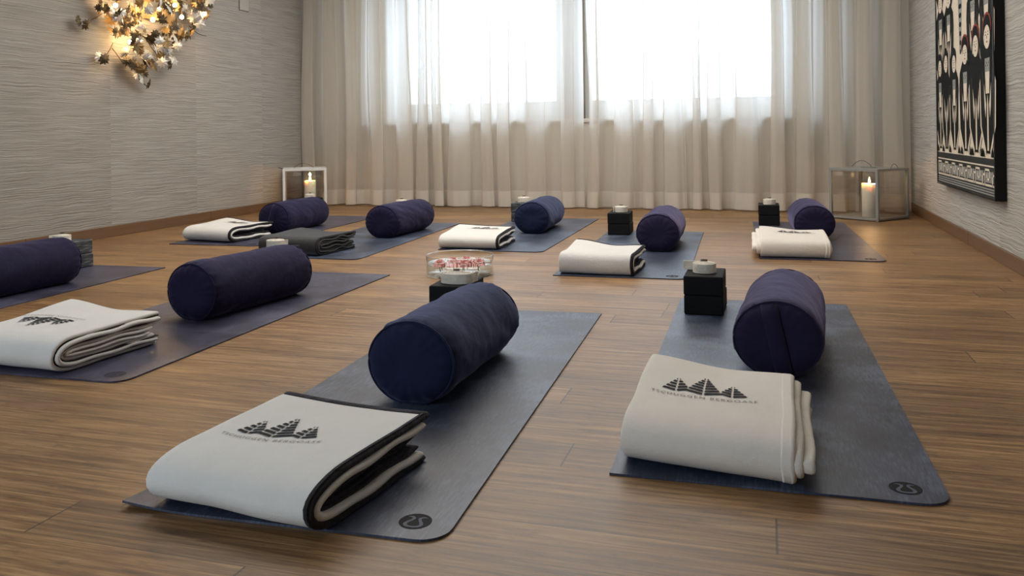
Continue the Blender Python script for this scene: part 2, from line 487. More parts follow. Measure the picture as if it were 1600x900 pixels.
# ------------------------------------------------------------------ bolsters
BA, BB, BL = .2594, .2264, .63
def bolster(x, y, rz, label, m, seed, band=0):
    root = empty('bolster', (x, y, MT), rz, label, 'bolster', 'round bolsters lying on the mats')
    Rr = BB / 2; NA = 96; kx = BA / BB
    def shape(px, py, pz):
        # settle on the mat: the underside flattens a little
        pz *= 1.03; lim = -Rr * .92
        if pz < lim: pz = lim + (pz - lim) * .22
        return Vector((px * kx, py, pz + Rr * .92 + Rr * .11 * .22 + .0018))
    half = BL / 2 - .022
    bm = bmesh.new(); rings = []
    NR = 60
    for j in range(NR + 1):
        s = -1 + 2 * j / NR
        yy = half * s
        de = half - abs(yy)
        ring = []
        for k in range(NA):
            a = 2 * PI * k / NA
            r = Rr * (1 - .055 * math.exp(-de / .013))
            pk = math.sin(21 * a + 4 * nz(math.cos(a) * 2, math.sin(a) * 2, seed + s)) * (.5 + .5 * nz(math.cos(a) * 3, math.sin(a) * 3, seed * 1.7 + (5 if s > 0 else 0)))
            r += .0035 * pk * math.exp(-de / .028)
            r += .0042 * nz(yy * 9 + 2.5 * math.sin(a + seed), math.cos(a) * 1.1, math.sin(a) * 1.1 + seed * 3.1)
            r += .0017 * nz(yy * 26 + 5 * math.sin(a * 1.0 + seed), math.cos(a) * 2.2, math.sin(a) * 2.2 + seed)
            ring.append(bm.verts.new(shape(r * math.cos(a), yy, r * math.sin(a))))
        rings.append(ring)
    for A, B in zip(rings, rings[1:]):
        for k in range(NA): bm.faces.new((A[k], A[(k + 1) % NA], B[(k + 1) % NA], B[k]))
    link('cover', bm, m, root)
    for sg in (-1, 1):
        bm = bmesh.new(); rings = []
        for q in [i / 14 for i in range(15)]:
            rr = Rr * .945 * (1 - q)
            dome = .022 + .006 * math.sqrt(max(0, 1 - (1 - q) ** 2)) - .022 * (1 - q) ** 6
            if q > .999:
                rings.append([bm.verts.new(shape(0, sg * (half + dome), 0))]); continue
            ring = []
            for k in range(NA):
                a = 2 * PI * k / NA
                w = .0028 * math.sin(17 * a + 5 * nz(math.cos(a), math.sin(a), seed + sg)) * (1 - q) ** 3 + .004 * nz(math.cos(a) * rr * 20, math.sin(a) * rr * 20, seed + sg)
                if q == 0: w = 0
                ring.append(bm.verts.new(shape(rr * math.cos(a), sg * (half + dome + w), rr * math.sin(a))))
            rings.append(ring)
        for A, B in zip(rings, rings[1:]):
            for k in range(NA):
                j = (k + 1) % NA
                if len(B) == 1: bm.faces.new((A[k], A[j], B[0]))
                else: bm.faces.new((A[k], A[j], B[j], B[k]))
        cap = link('end_cap', bm, m, root)
        bm = bmesh.new()
        pts = [shape(Rr * .943 * math.cos(2 * PI * k / 64), sg * (half + .003), Rr * .943 * math.sin(2 * PI * k / 64)) for k in range(65)]
        add_tube(bm, pts, .0028, 6, False)
        link('seam_piping', bm, m, cap)
    if band:
        # carrying strap stitched over the end that faces the room
        bm = bmesh.new(); L_, R_ = [], []
        th = R(band); w = .021
        for i in range(19):
            q = -1 + 2 * i / 18
            rad = q * Rr * .90
            dome = .022 + .006 * math.sqrt(max(0, 1 - q * q)) - .022 * abs(q) ** 6 + .0065
            for lst, o_ in ((L_, -w), (R_, w)):
                px = rad * math.sin(th) + o_ * math.cos(th); pz = rad * math.cos(th) - o_ * math.sin(th)
                lst.append((px, -(half + dome), pz))
        vs = []
        for a, b in zip(L_, R_):
            m_ = [(a[i] + b[i]) / 2 for i in range(3)]
            vs.append([bm.verts.new(shape(*p)) for p in ((a[0], a[1] + .006, a[2]), a, (m_[0], m_[1] - .0015, m_[2]), b, (b[0], b[1] + .006, b[2]))])
        for A, B in zip(vs, vs[1:]):
            for i in range(4): bm.faces.new((A[i], A[i + 1], B[i + 1], B[i]))
        link('end_strap', bm, m, root)
BOL = [
 (-.908, 2.385, -.008, 'navy bolster on the middle front mat, behind the blanket with charcoal binding', NAVY, 1, 0),
 (.046, 2.873, -.064, 'violet-blue bolster with a stitched strap across its end, on the front right mat', PURPB, 2, -11),
 (-2.115, 3.117, -.133, 'dark navy bolster behind the white blanket with the upside-down emblem, at front left', PURP, 3, 0),
 (-3.372, 3.125, -.01, 'dark navy bolster cut off by the left edge of the photo', PURP, 4, 0),
 (-3.422, 5.714, .002, 'dark navy bolster in front of the white-framed lantern at back left', PURP, 5, 14),
 (-2.509, 5.627, -.05, 'dark navy bolster in the back row, second from the left', PURP, 6, 0),
 (-1.586, 6.046, .043, 'navy bolster in the middle of the back row, beyond the glass flower bowl', NAVY, 7, 0),
 (-.619, 5.342, .022, 'violet-blue bolster second from the right in the back row', PURPB, 8, 0),
 (.285, 6.041, .041, 'violet-blue bolster at the right end of the back row, left of the grey lantern', PURPB, 9, 0),
]
for b in BOL: bolster(*b)

# ------------------------------------------------------------------ blocks and straps
BW, BDp, BH = .150, .228, .0745
def block(x, y, z, rz, label, m):
    bm = bmesh.new(); add_box(bm, -BW / 2, BW / 2, -BDp / 2, BDp / 2, 0, BH, .006, 3)
    o = link('yoga_block', bm, m, None, False, (x, y, z), rz)
    for p in o.data.polygons: p.use_smooth = False
    return setp(o, label, 'yoga block', 'foam blocks stacked in pairs on the mats')
def strap(x, y, z, rz, label, rx=1., tail=PI, tl=.035, Rm=.046, lean=0.):
    e = empty('yoga_strap', (x, y, z), rz, label, 'strap', 'rolled cotton straps lying on the blocks')
    hgt = .037; t = .0034
    bm = bmesh.new(); turns = 8; N = turns * 40
    path = []
    for i in range(N + 1):
        a = 2 * PI * i / 40 + tail
        r = .006 + (Rm - .006) * i / N
        path.append((r * math.cos(a) * rx, r * math.sin(a), r))
    # loose tail leaving the roll along its tangent
    a = 2 * PI * turns + tail
    tx, ty = -math.sin(a) * rx, math.cos(a)
    for k in range(1, 7):
        q = k / 6
        path.append((path[N][0] + tx * tl * q + .006 * q * q * math.cos(a), path[N][1] + ty * tl * q + .006 * q * q * math.sin(a), Rm))
    rows = []
    for i, p in enumerate(path):
        p0, p1 = path[max(i - 1, 0)], path[min(i + 1, len(path) - 1)]
        dx, dy = p1[0] - p0[0], p1[1] - p0[1]; l = math.hypot(dx, dy) or 1
        ox, oy = -dy / l * t / 2, dx / l * t / 2
        lift = .008 * (1 - p[2] / Rm) ** 1.0 + .0012 * nz(i * .05, x * 9, y * 9)
        zb = .0005 + (.006 * (1 - p[2] / Rm))
        rows.append([bm.verts.new((p[0] + sx * ox, p[1] + sx * oy, zz)) for sx, zz in ((-1, zb), (1, zb), (1, hgt + lift - .001), (.4, hgt + lift), (-.4, hgt + lift), (-1, hgt + lift - .001))])
    for A, B in zip(rows, rows[1:]):
        for k in range(6): bm.faces.new((A[k], A[(k + 1) % 6], B[(k + 1) % 6], B[k]))
    bm.faces.new(rows[0]); bm.faces.new(rows[-1][::-1])
    web = link('webbing', bm, STRAPM, e, False)
    for o_ in (-.004, .004):
        bm = bmesh.new()
        pts = [(.012 * math.cos(q), o_ + .010 * math.sin(q), hgt + .0105 + o_ * .3) for q in [PI * k / 12 for k in range(13)]]
        pts = pts + [(-.012 + .024 * k / 4, o_, hgt + .0105 + o_ * .3) for k in range(5)]
        add_tube(bm, pts, .0016, 6)
        link('buckle_ring', bm, BUCK, web)
Z2 = MT + BH * 2 + .0025
STK = [ # x, y, rz, material, place phrase, strap offset, strap rx, tail angle, tail length
 (-1.138, 3.065, .04, BLACKF, 'behind the middle front bolster', (.01, -.03), 1.35, 0., .05, True),
 (-.235, 3.475, -.015, BLACKF, 'on the front right mat', (-.003, -.01), 1., PI * .5, .085, True),
 (-2.374, 3.775, 0., BLACKF, 'hidden behind the front left bolster', (0, 0), 1., 0., .03, True),
 (-3.675, 3.765, .03, MARB, 'near the left wall by the cut-off bolster', (.0, -.03), 1., PI, .035, False),
 (-3.87, 6.70, .03, BLACKF, 'in front of the white-framed lantern', (.02, -.02), 1., -PI * .5, .06, True),
 (-2.76, 6.20, 0., BLACKF, 'behind the second back row bolster from left', (0, 0), 1., 0., .03, True),
 (-1.875, 6.60, .05, MARB, 'behind the middle back row bolster', (.01, -.01), 1.1, -.3, .04, False),
 (-.972, 5.90, .03, BLACKF, 'standing clear in mid back row, before the curtain gap', (.01, -.02), 1., PI, .02, True),
 (.022, 6.665, 0., BLACKF, 'left of the last back row bolster at right', (.005, -.03), 1., PI * .5, .03, True),
]
for x, y, rz, m, where, so, rx, tail, tl, blk in STK:
    cn = 'black foam block ' if blk else 'grey foam block '
    block(x + .002, y + .002, MT + .0006, rz, 'lower ' + cn + where, m)
    block(x, y, MT + BH + .001, rz + .01, 'upper ' + cn + where, m)
    strap(x + so[0], y + so[1], Z2 - .001, rz, 'rolled cream strap on the blocks ' + where, rx, tail, tl)

# ------------------------------------------------------------------ blankets
def blanket(x, y, rz, w, d, h, label, style, seed, emblem=None, warp=None, ry=.06, ex_=2.5, nest=1., lp=False, shear=0.):
    root = empty('folded_blanket', (x, y, MT + .0008), rz, label, 'blanket', 'folded blankets at the front end of the mats')
    warp = warp or (lambda u, v: 0.)
    def env(px, py, pz):
        # u, v in 0..1 over the footprint; pz is the height in the plain stack
        u = px / w + .5; v = py / d
        k = 1 + warp(u, v) + .022 * nz(u * 2.3 + seed, v * 2.5, seed * .7)
        px2 = px + shear * v + .006 * nz(v * 3, pz * 14, seed + 2.2)
        py2 = py + .007 * nz(u * 2.6, pz * 9, seed + 6.1)
        return Vector((px2, py2, pz * k))
    def cpath(delta, yt, yb, hh=None, wave=0.):
        # from the top back edge forward, round the front fold, and back underneath
        pts = []; hz = h / 2 - delta
        y0 = delta * nest
        n = 26
        for i in range(n):
            q = i / n; pts.append((yt + (y0 + ry - yt) * q, h / 2 + hz))
        e = 2 / ex_
        for i in range(25):
            a = PI / 2 - PI * i / 24
            c, s = math.cos(a), math.sin(a)
            pts.append((y0 + ry * (1 - abs(c) ** e), h / 2 + hz * math.copysign(abs(s) ** e, s)))
        for i in range(1, n + 1):
            q = i / n; pts.append((y0 + ry + (yb - y0 - ry) * q, h / 2 - hz))
        if wave:
            pts = [(a, b + wave * math.sin(a * 34 + seed * 2 + delta * 90) * min(1, a / d * 1.6) * (.4 if b > h * .9 or b < h * .1 else 1)) for a, b in pts]
        return pts
    def sheet(path, t, xa, xb, zmin=.0):
        # dense resample, then a closed rounded sheet of thickness t
        L = [0.]
        for p, q in zip(path, path[1:]): L.append(L[-1] + math.hypot(q[0] - p[0], q[1] - p[1]))
        tot = L[-1]
        ss = sorted(set([0, .12 * t, .5 * t] + [tot * i / 76 for i in range(1, 76)] + [tot - .5 * t, tot - .12 * t, tot]))
        ss = [s for s in ss if s in (0, .12 * t, tot - .12 * t, tot) or .45 * t < s < tot - .45 * t]
        def at(s):
            k = 0
            while k < len(L) - 2 and L[k + 1] < s: k += 1
            f = (s - L[k]) / max(1e-9, L[k + 1] - L[k])
            p, q = path[k], path[k + 1]
            return p[0] + (q[0] - p[0]) * f, p[1] + (q[1] - p[1]) * f
        sc_ = {0: 0., .12: .65, .5: 1.}
        xs = [xa, xa + .12 * t, xa + .5 * t] + [xa + (xb - xa) * i / 20 for i in range(1, 20)] + [xb - .5 * t, xb - .12 * t, xb]
        xs = [q for q in xs if q in (xa, xa + .12 * t, xb - .12 * t, xb) or xa + .4 * t < q < xb - .4 * t]
        def tk(a, lo, hi):
            m = min(a - lo, hi - a) / t
            return 1. if m >= .5 else math.sqrt(max(0, 1 - (1 - m * 2) ** 2))
        bm = bmesh.new(); up, dn = [], []
        for s in ss:
            p0, p1 = at(max(0, s - .004)), at(min(tot, s + .004)); c = at(s)
            tx, tz = p1[0] - p0[0], p1[1] - p0[1]; l = math.hypot(tx, tz) or 1
            nx_, nz_ = tz / l, -tx / l
            ks = tk(s, 0, tot); ru, rd = [], []
            for xx in xs:
                k = ks * tk(xx, xa, xb) * t / 2
                if k < 1e-7:
                    v = bm.verts.new(env(xx, c[0], max(zmin, c[1]))); ru.append(v); rd.append(v)
                else:
                    ru.append(bm.verts.new(env(xx, c[0] + nx_ * k, max(zmin, c[1] + nz_ * k))))
                    rd.append(bm.verts.new(env(xx, c[0] - nx_ * k, max(zmin, c[1] - nz_ * k))))
            up.append(ru); dn.append(rd)
        for a, flip in ((up, 0), (dn, 1)):
            for i in range(len(ss) - 1):
                for j in range(len(xs) - 1):
                    vs = [a[i][j], a[i][j + 1], a[i + 1][j + 1], a[i + 1][j]]
                    vs2 = []
                    for v in (vs[::-1] if flip else vs):
                        if v not in vs2: vs2.append(v)
                    try: bm.faces.new(vs2)
                    except ValueError: pass
        return bm
    wm = {'trim': WHITE, 'line': WHITE, 'plain': WHITE2, 'dark': CHAR}[style]
    dm = {'trim': TRIM, 'line': THREAD, 'plain': WHITE2, 'dark': TRIM}[style]
    xl, xr = -w / 2, w / 2
    if style == 'trim':
        lay = [(.006, .012, 0, 0, 0, wm), (.021, .017, .004, .006, .015, wm), (.034, .007, -.012, -.004, .02, dm), (.0415, .007, -.002, -.01, .045, dm)]
    elif style == 'line':
        lay = [(.007, .013, 0, 0, 0, wm), (.0215, .015, .004, .012, .005, wm), (.036, .013, .002, .004, .018, wm), (.0475, .009, .008, .010, .045, wm)]
    elif style == 'plain':
        lay = [(.007, .014, 0, 0, 0, wm), (.0235, .017, .010, .018, .004, wm), (.041, .016, .014, .040, .012, wm), (.055, .011, .004, .012, .03, wm)]
    else:
        lay = [(.0055, .011, 0, 0, 0, wm), (.0175, .011, .004, .006, .006, wm), (.0295, .011, .002, .002, .01, wm), (.041, .010, .004, .008, .03, wm)]
    for i, (dl, t, el, er, sb, m) in enumerate(lay):
        if dl > h / 2 - .002: continue
        if lp and i: el, er = -er * 2.2 - .004, .004 + er * .15
        wv = {'trim': .0035, 'line': .003, 'plain': .003, 'dark': .008}[style] * (1 if i else .0)
        o = link('outer_layer' if i == 0 else 'inner_layer', sheet(cpath(dl, d - sb, d - sb - .012, wave=wv), t, xl + (el if i else 0) * .5, xr + er), m, root)
        if i == 0: outer = o
        if m is dm and m is not wm: o['label'] = 'charcoal inner layer'
    if style == 'trim':
        o = link('edge_trim', sheet(cpath(.0064, d - .001, d - .014), .0162, xr - .017, xr + .004), TRIM, outer); o['label'] = 'charcoal woven edge binding'
        p = cpath(.006, d + .003, d)[:4]
        o = link('back_trim', sheet([(d + .006, h - .011), (d + .003, h - .006), (d - .006, h - .004), (d - .020, h - .0055)], .0135, xl + .002, xr + .002), TRIM, outer); o['label'] = 'charcoal woven edge binding'
    if style == 'line':
        for dd, e_ in ((.0143, .001), (.029, .009)):
            o = link('piping', sheet(cpath(dd, d - .002, d - .014), .0032, xr - .05, xr + e_), THREAD, root); o['label'] = 'thin dark line between the layers'
    if style == 'plain':
        link('hem_band', sheet(cpath(.0068, d - .002, d - .014), .0165, xr - .030, xr + .003), wm, outer)
    if style == 'dark':
        link('edge_trim', sheet(cpath(.0055, d - .001, d - .014), .0135, xr - .016, xr + .003), TRIM, outer)
    if emblem:
        ex, ey, s, rot = emblem
        cr, sr = math.cos(rot), math.sin(rot)
        def surf(px, py, lift=.0016):
            X = ex + s * (cr * px - sr * py); Y = ey + s * (sr * px + cr * py)
            zt = h
            if Y < ry:
                q = max(0, 1 - Y / ry); zt = h / 2 + h / 2 * (max(0, 1 - q ** ex_)) ** (1 / ex_)
            v = env(X, Y, zt); v.z += lift
            return v
        def patch(bm, quad, lift=.0016):
            n = 5; g = []
            for i in range(n + 1):
                q = i / n; row = []
                for j in range(3):
                    r_ = j / 2
                    a = [quad[0][k] * (1 - q) + quad[1][k] * q for k in (0, 1)]; b = [quad[3][k] * (1 - q) + quad[2][k] * q for k in (0, 1)]
                    row.append(bm.verts.new(surf(a[0] * (1 - r_) + b[0] * r_, a[1] * (1 - r_) + b[1] * r_, lift)))
                g.append(row)
            for i in range(n):
                for j in range(2): bm.faces.new((g[i][j], g[i + 1][j], g[i + 1][j + 1], g[i][j + 1]))
        def peak(cx, base, hgt, hw, clipl=None, clipr=None, nst=6):
            # leaf-veined triangle: a pale spine with stripes rising outward on both sides
            bm = bmesh.new(); sp = .018
            ap = base + hgt
            step = hgt / nst
            edge = lambda f: (ap - f) / hgt * hw    # half width at height f
            for sg, clip in ((-1, clipl), (1, clipr)):
                for k in range(nst + 1):
                    z0 = base - hgt * .16 + k * step; z1 = z0 + step * .60
                    rise = .40
                    def out(zs):
                        # where a line from the spine at height zs meets the flank
                        xq = (ap - zs) / (hgt / hw + rise)
                        return max(0., xq)
                    x0_, x1_ = out(z0), out(z1)
                    if clip is not None: x0_, x1_ = min(x0_, clip), min(x1_, clip)
                    if x0_ <= sp: continue
                    x1_ = max(x1_, sp); zz1 = min(z1, ap - .0)
                    q = [(cx + sg * sp, max(z0, base - .02)), (cx + sg * x0_, max(z0 + rise * x0_, base)), (cx + sg * x1_, max(zz1 + rise * x1_, base)), (cx + sg * sp, max(zz1 + rise * sp, base))]
                    if z1 <= base - .01: continue
                    patch(bm, q)
            return bm
        for (cx, b_, hg, hw, cl, cr_, ns) in ((0, 0, 1.0, .38, None, None, 7), (-.50, .02, .70, .34, None, .20, 5), (.52, .02, .66, .34, .20, None, 5)):
            o = link('embroidered_peak', peak(cx, b_, hg, hw, cl, cr_, ns), THREAD, outer, False)
            o['label'] = 'dark striped mountain peak of the emblem'
        # lettering on a shallow arc below the peaks
        cu = bpy.data.curves.new('lettering', 'FONT'); cu.body = 'TSCHUGGEN BERGOASE'; cu.size = .14; cu.space_character = 1.28; cu.align_x = 'CENTER'
        to = bpy.data.objects.new('lettering', cu); col.objects.link(to)
        bpy.context.view_layer.update()
        me = bpy.data.meshes.new_from_object(to.evaluated_get(bpy.context.evaluated_depsgraph_get()))
        col.objects.unlink(to); bpy.data.objects.remove(to)
        wid = max(abs(v.co.x) for v in me.vertices)
        k = .97 / wid
        for v in me.vertices:
            px = v.co.x * k; arc = .16 * (px / 1.02) ** 2
            v.co = surf(px, v.co.y * 1.0 - .20 + arc, .0016)
        me.materials.clear(); me.materials.append(THREADL)
        o = bpy.data.objects.new('lettering', me); col.objects.link(o); o.parent = outer
        o['label'] = 'small grey embroidered lettering in an arc under the peaks'
    return root
ss = lambda t: 0 if t < 0 else 1 if t > 1 else t * t * (3 - 2 * t)
def corner(lift, dip, front=0.): # back left corner raised, middle of the back dipping
    return lambda u, v: lift * ss(1 - u * 1.6) * ss((v - .35) / .65) - dip * math.exp(-((u - .55) / .3) ** 2) * ss((v - .3) / .7) - front * ss(1 - v * 1.5)
BLK = [
 # centre of the front edge x, y, rotation, width, depth, height
 (-.967, 1.347, -.125, .385, .43, .100, 'white blanket with charcoal edge binding, at the very front in the middle', 'trim', 1.3, (-.034, .180, .117, .12), corner(.06, .03), .11, 2.1),
 (-.130, 1.790, -.17, .358, .44, .116, 'plain white blanket without dark trim, at front right below the strapped bolster', 'plain', 2.1, (-.020, .190, .126, 0.0), corner(.13, .05, .12), .085, 2.3, .25, False, -.062),
 (-2.262, 2.060, -.06, .40, .445, .110, 'white blanket with thin dark edge lines and upside-down emblem, at front left', 'line', 3.7, (-.06, .245, .13, PI + .10), corner(.20, .05), .08, 2.3),
 (-3.62, 4.895, -.13, .41, .44, .100, 'white blanket with charcoal binding at the left end of the back row', 'trim', 4.4, (.01, .28, .11, .0), corner(.18, .06), .09, 2.2),
 (-2.735, 4.465, -.10, .42, .42, .105, 'charcoal blanket, the only dark one, in the back row', 'dark', 5.2, None, corner(.08, .10), .07, 2.3),
 (-1.750, 4.905, .04, .38, .45, .095, 'white blanket with charcoal binding behind the glass flower bowl', 'trim', 6.6, (.03, .27, .12, .0), corner(.12, .0, .14), .07, 2.3),
 (-.815, 4.160, -.03, .375, .40, .105, 'white blanket with charcoal binding, second from right in the back row, no emblem in view', 'trim', 7.1, None, corner(.22, .06), .05, 2.6),
 (.152, 4.935, .02, .365, .43, .112, 'plain white blanket at the right end of the back row', 'plain', 8.3, (.01, .24, .12, .0), corner(.14, .03, .12), .05, 2.6, .3, True),
]
for b in BLK: blanket(*b)

# ------------------------------------------------------------------ glass bowl of flowers
bx, by, br, bh = -1.5, 4.085, .172, .100
e = empty('glass_bowl', (bx, by, 0), 0, 'wide round glass bowl of water and pink flowers on the wooden floor', 'bowl')
bm = bmesh.new()
add_lathe(bm, [(0, .0005), (br - .004, .0005), (br, .004), (br, bh - .002), (br - .002, bh), (br - .004, bh - .002), (br - .004, .011), (br - .008, .007), (0, .007)], 72)
t = NT('bowl_glass')
g = t.n('BsdfGlossy', {'Color': (1, 1, 1, 1), 'Roughness': .02}); tp = t.n('BsdfTransparent', {'Color': (.965, .975, .97, 1)})
GB = t.done(t.n('MixShader', {0: t.schlick(.04, 1.), 1: tp.outputs[0], 2: g.outputs[0]}))
link('bowl_wall', bm, GB, e)
bm = bmesh.new()
pts = [((br - .002) * math.cos(2 * PI * k / 72), (br - .002) * math.sin(2 * PI * k / 72), bh - .001) for k in range(73)]
add_tube(bm, pts, .0024, 8, False)
t = NT('glass_rim')
g = t.n('BsdfGlossy', {'Color': (1, 1, 1, 1), 'Roughness': .08}); tp = t.n('BsdfTransparent', {'Color': (.93, .95, .94, 1)})
link('rim', bm, t.done(t.n('MixShader', {0: .35, 1: tp.outputs[0], 2: g.outputs[0]})), e)
wl = .058
bm = bmesh.new(); add_lathe(bm, [(0, .0075), (br - .010, .0075), (br - .0055, .012), (br - .0055, wl + .002), (br - .009, wl), (0, wl)], 72)
t = NT('clear_water')
wv = t.bump(t.noise(t.obj(), 22, 2), .12, .01)
g = t.n('BsdfGlossy', {'Color': (1, 1, 1, 1), 'Roughness': .02, 'Normal': wv}); tp = t.n('BsdfTransparent', {'Color': (.955, .965, .955, 1)})
o = link('water', bm, t.done(t.n('MixShader', {0: t.schlick(.05, 1., wv), 1: tp.outputs[0], 2: g.outputs[0]})), None, True, (bx, by, 0))
setp(o, 'clear water filling the lower half of the glass bowl', 'water', None, 'stuff')
t = NT('pink_petals'); v = t.obj()
n1 = t.noise(v, 70, 3)
PET = t.done(t.bsdf(color=t.ramp(n1, [(.34, (.50, .10, .105)), (.48, (.74, .30, .28)), (.60, (.88, .62, .57))]), rough=.7, sss=.15, ssss=.01, sssr=(1, .3, .3)))
GREEN = plain('flower_green', (.035, .075, .025), .6, var=.3)
rnd = random.Random(5)
def flower(x, y, s, seed, label):
    s *= .86
    f = empty('floating_flower', (bx + x * .84, by + y * .84, wl + .0005), rnd.uniform(0, 6), label, 'flower', 'pink flowers floating in the glass bowl')
    r_ = random.Random(seed); bm = bmesh.new()
    for ring, (n, rad, tilt, ln) in enumerate(((11, .010, .22, .030), (10, .008, .55, .026), (8, .006, .8, .017), (6, .003, 1.1, .010))):
        for k in range(n):
            a = 2 * PI * (k + .5 * ring) / n + r_.uniform(-.15, .15); tl = tilt + r_.uniform(-.12, .12)
            rows = []
            for i in range(5):
                q = i / 4; ww = (.004 + .011 * math.sin(q * PI * .62)) * s
                rr = (rad + ln * q * math.cos(tl + .3 * q)) * s; zz = (.002 + .003 * ring + ln * q * math.sin(tl - .5 * q)) * s
                row = []
                for j in (-1, 0, 1):
                    fr_ = .0022 * s * r_.uniform(-1, 1) * q
                    row.append(bm.verts.new((rr * math.cos(a) - j * ww * math.sin(a), rr * math.sin(a) + j * ww * math.cos(a), zz + abs(j) * .002 * s + fr_)))
                rows.append(row)
            for A, B in zip(rows, rows[1:]):
                for j in range(2): bm.faces.new((A[j], A[j + 1], B[j + 1], B[j]))
    link('petals', bm, PET, f)
    bm = bmesh.new(); lx, ly = r_.uniform(-.012, .012), r_.uniform(-.012, .012)
    add_tube(bm, [(0, 0, .004), (lx * .3, ly * .3, -.012), (lx, ly, -.036)], [.006, .003, .002], 8)
    link('stem', bm, GREEN, f)
FL = [(-.118, -.030, 1.0, 'leftmost pink flower against the left side of the bowl'), (-.098, -.092, 1.05, 'pink flower at front left of the bowl, its dark green stem showing below'), (-.062, .055, 1.1, 'pink flower at back left in the bowl'),
      (-.035, -.040, .95, 'pink flower just behind the left end of the rolled strap in the bowl'), (.008, .095, 1.15, 'pink flower furthest back in the middle of the bowl'), (.030, .020, 1.1, 'pink flower in the centre of the bowl'),
      (.045, -.060, 1.0, 'pink flower right above the rolled strap, at the front of the bowl'), (.092, .070, 1.15, 'pink flower at back right in the bowl'), (.125, -.005, 1.05, 'rightmost pink flower in the bowl, its stem against the glass'), (.068, -.115, .9, 'pink flower nearest the front right of the bowl')]
for i, (x, y, s, lb) in enumerate(FL): flower(x, y, s, 40 + i, lb)
# ------------------------------------------------------------------ lanterns and candles
FLAME = emis('candle_flame', (1., .62, .25), 40)
t = NT('ivory_wax'); v = t.obj()
sep = t.n('SeparateXYZ', {0: v})
WAX = t.done(t.bsdf(color=(.95, .92, .82), rough=.5, sss=.7, sssr=(1., .6, .35), ssss=.05))
WICK = plain('wick', (.02, .015, .012), .9)
def lantern(cx, cy, rz, S, Hh, m, label, handles, post=.022):
    e = empty('lantern', (cx, cy, 0), rz, label, 'lantern', 'metal framed glass lanterns by the curtains')
    s = S / 2
    for sx in (-1, 1):
        for sy in (-1, 1):
            bm = bmesh.new(); x, y = sx * (s - post / 2), sy * (s - post / 2)
            add_box(bm, x - post / 2, x + post / 2, y - post / 2, y + post / 2, 0, Hh, .0012, 1); link('corner_post', bm, m, e, False)
    bm = bmesh.new(); add_box(bm, -s, s, -s, s, .006, .022, .001, 1)
    link('base_plate', bm, m, e, False)
    bm = bmesh.new()
    q = .020
    for a in (-1, 1):
        add_box(bm, -s + post, s - post, a * s - (post if a > 0 else 0), a * s + (post if a < 0 else 0), Hh - q, Hh, .001, 1)
        add_box(bm, a * s - (post if a > 0 else 0), a * s + (post if a < 0 else 0), -s + post, s - post, Hh - q, Hh, .001, 1)
    link('top_rail', bm, m, e, False)
    bm = bmesh.new()
    # open chimney in a thin lid
    n = 40; ro = .075
    add_prism(bm, [(-s + post * .5, -s + post * .5, Hh - .004), (s - post * .5, -s + post * .5, Hh - .004), (s - post * .5, s - post * .5, Hh - .004), (-s + post * .5, s - post * .5, Hh - .004)], (0, 0, .0035))
    add_lathe(bm, [(.055, Hh), (.062, Hh), (.062, Hh + .004), (.055, Hh + .004)], 32, None, True)
    link('lid', bm, m, e, False)
    for a, (x0, x1, y0, y1) in enumerate(((-s + post, s - post, -s + .009, -s + .012), (-s + post, s - post, s - .012, s - .009), (-s + .009, -s + .012, -s + post, s - post), (s - .012, s - .009, -s + post, s - post))):
        bm = bmesh.new(); add_box(bm, x0, x1, y0, y1, .022, Hh - q); link('glass_pane', bm, GLASS, e, False)
    for pts in handles:
        bm = bmesh.new(); add_tube(bm, pts, .0022, 6); link('wire_handle', bm, WIRE, e)
    return e
def candle(x, y, r, h, label, z=.022):
    e = empty('pillar_candle', (x, y, z), 0, label, 'candle', 'lit pillar candles inside the lanterns')
    bm = bmesh.new(); add_lathe(bm, [(0, 0), (r - .003, 0), (r, .003), (r, h - .004), (r - .003, h), (r - .008, h - .001), (r - .016, h - .008), (.01, h - .010), (0, h - .010)], 48); wax = link('wax', bm, WAX, e)
    bm = bmesh.new(); add_tube(bm, [(0, 0, h - .011), (.001, 0, h + .002), (.003, 0, h + .010)], .0015, 6); link('wick', bm, WICK, wax)
    bm = bmesh.new(); add_lathe(bm, [(0, h + .000), (.005, h + .004), (.0085, h + .012), (.0075, h + .022), (.004, h + .036), (.0012, h + .047), (0, h + .050)], 20); link('flame', bm, FLAME, wax)
    l = bpy.data.lights.new('candle_glow', 'POINT'); l.energy = 3.6; l.color = (1, .6, .28); l.shadow_soft_size = .012
    o = bpy.data.objects.new('candle_glow', l); o.location = (0, 0, h + .03); o.parent = e; col.objects.link(o)
arc = lambda a, b, hgt, n=16, lean=(0, 0): [(a[0] + (b[0] - a[0]) * i / n + lean[0] * math.sin(PI * i / n), a[1] + (b[1] - a[1]) * i / n + lean[1] * math.sin(PI * i / n), a[2] + (b[2] - a[2]) * i / n + hgt * math.sin(PI * i / n) ** .75) for i in range(n + 1)]
HL = .400
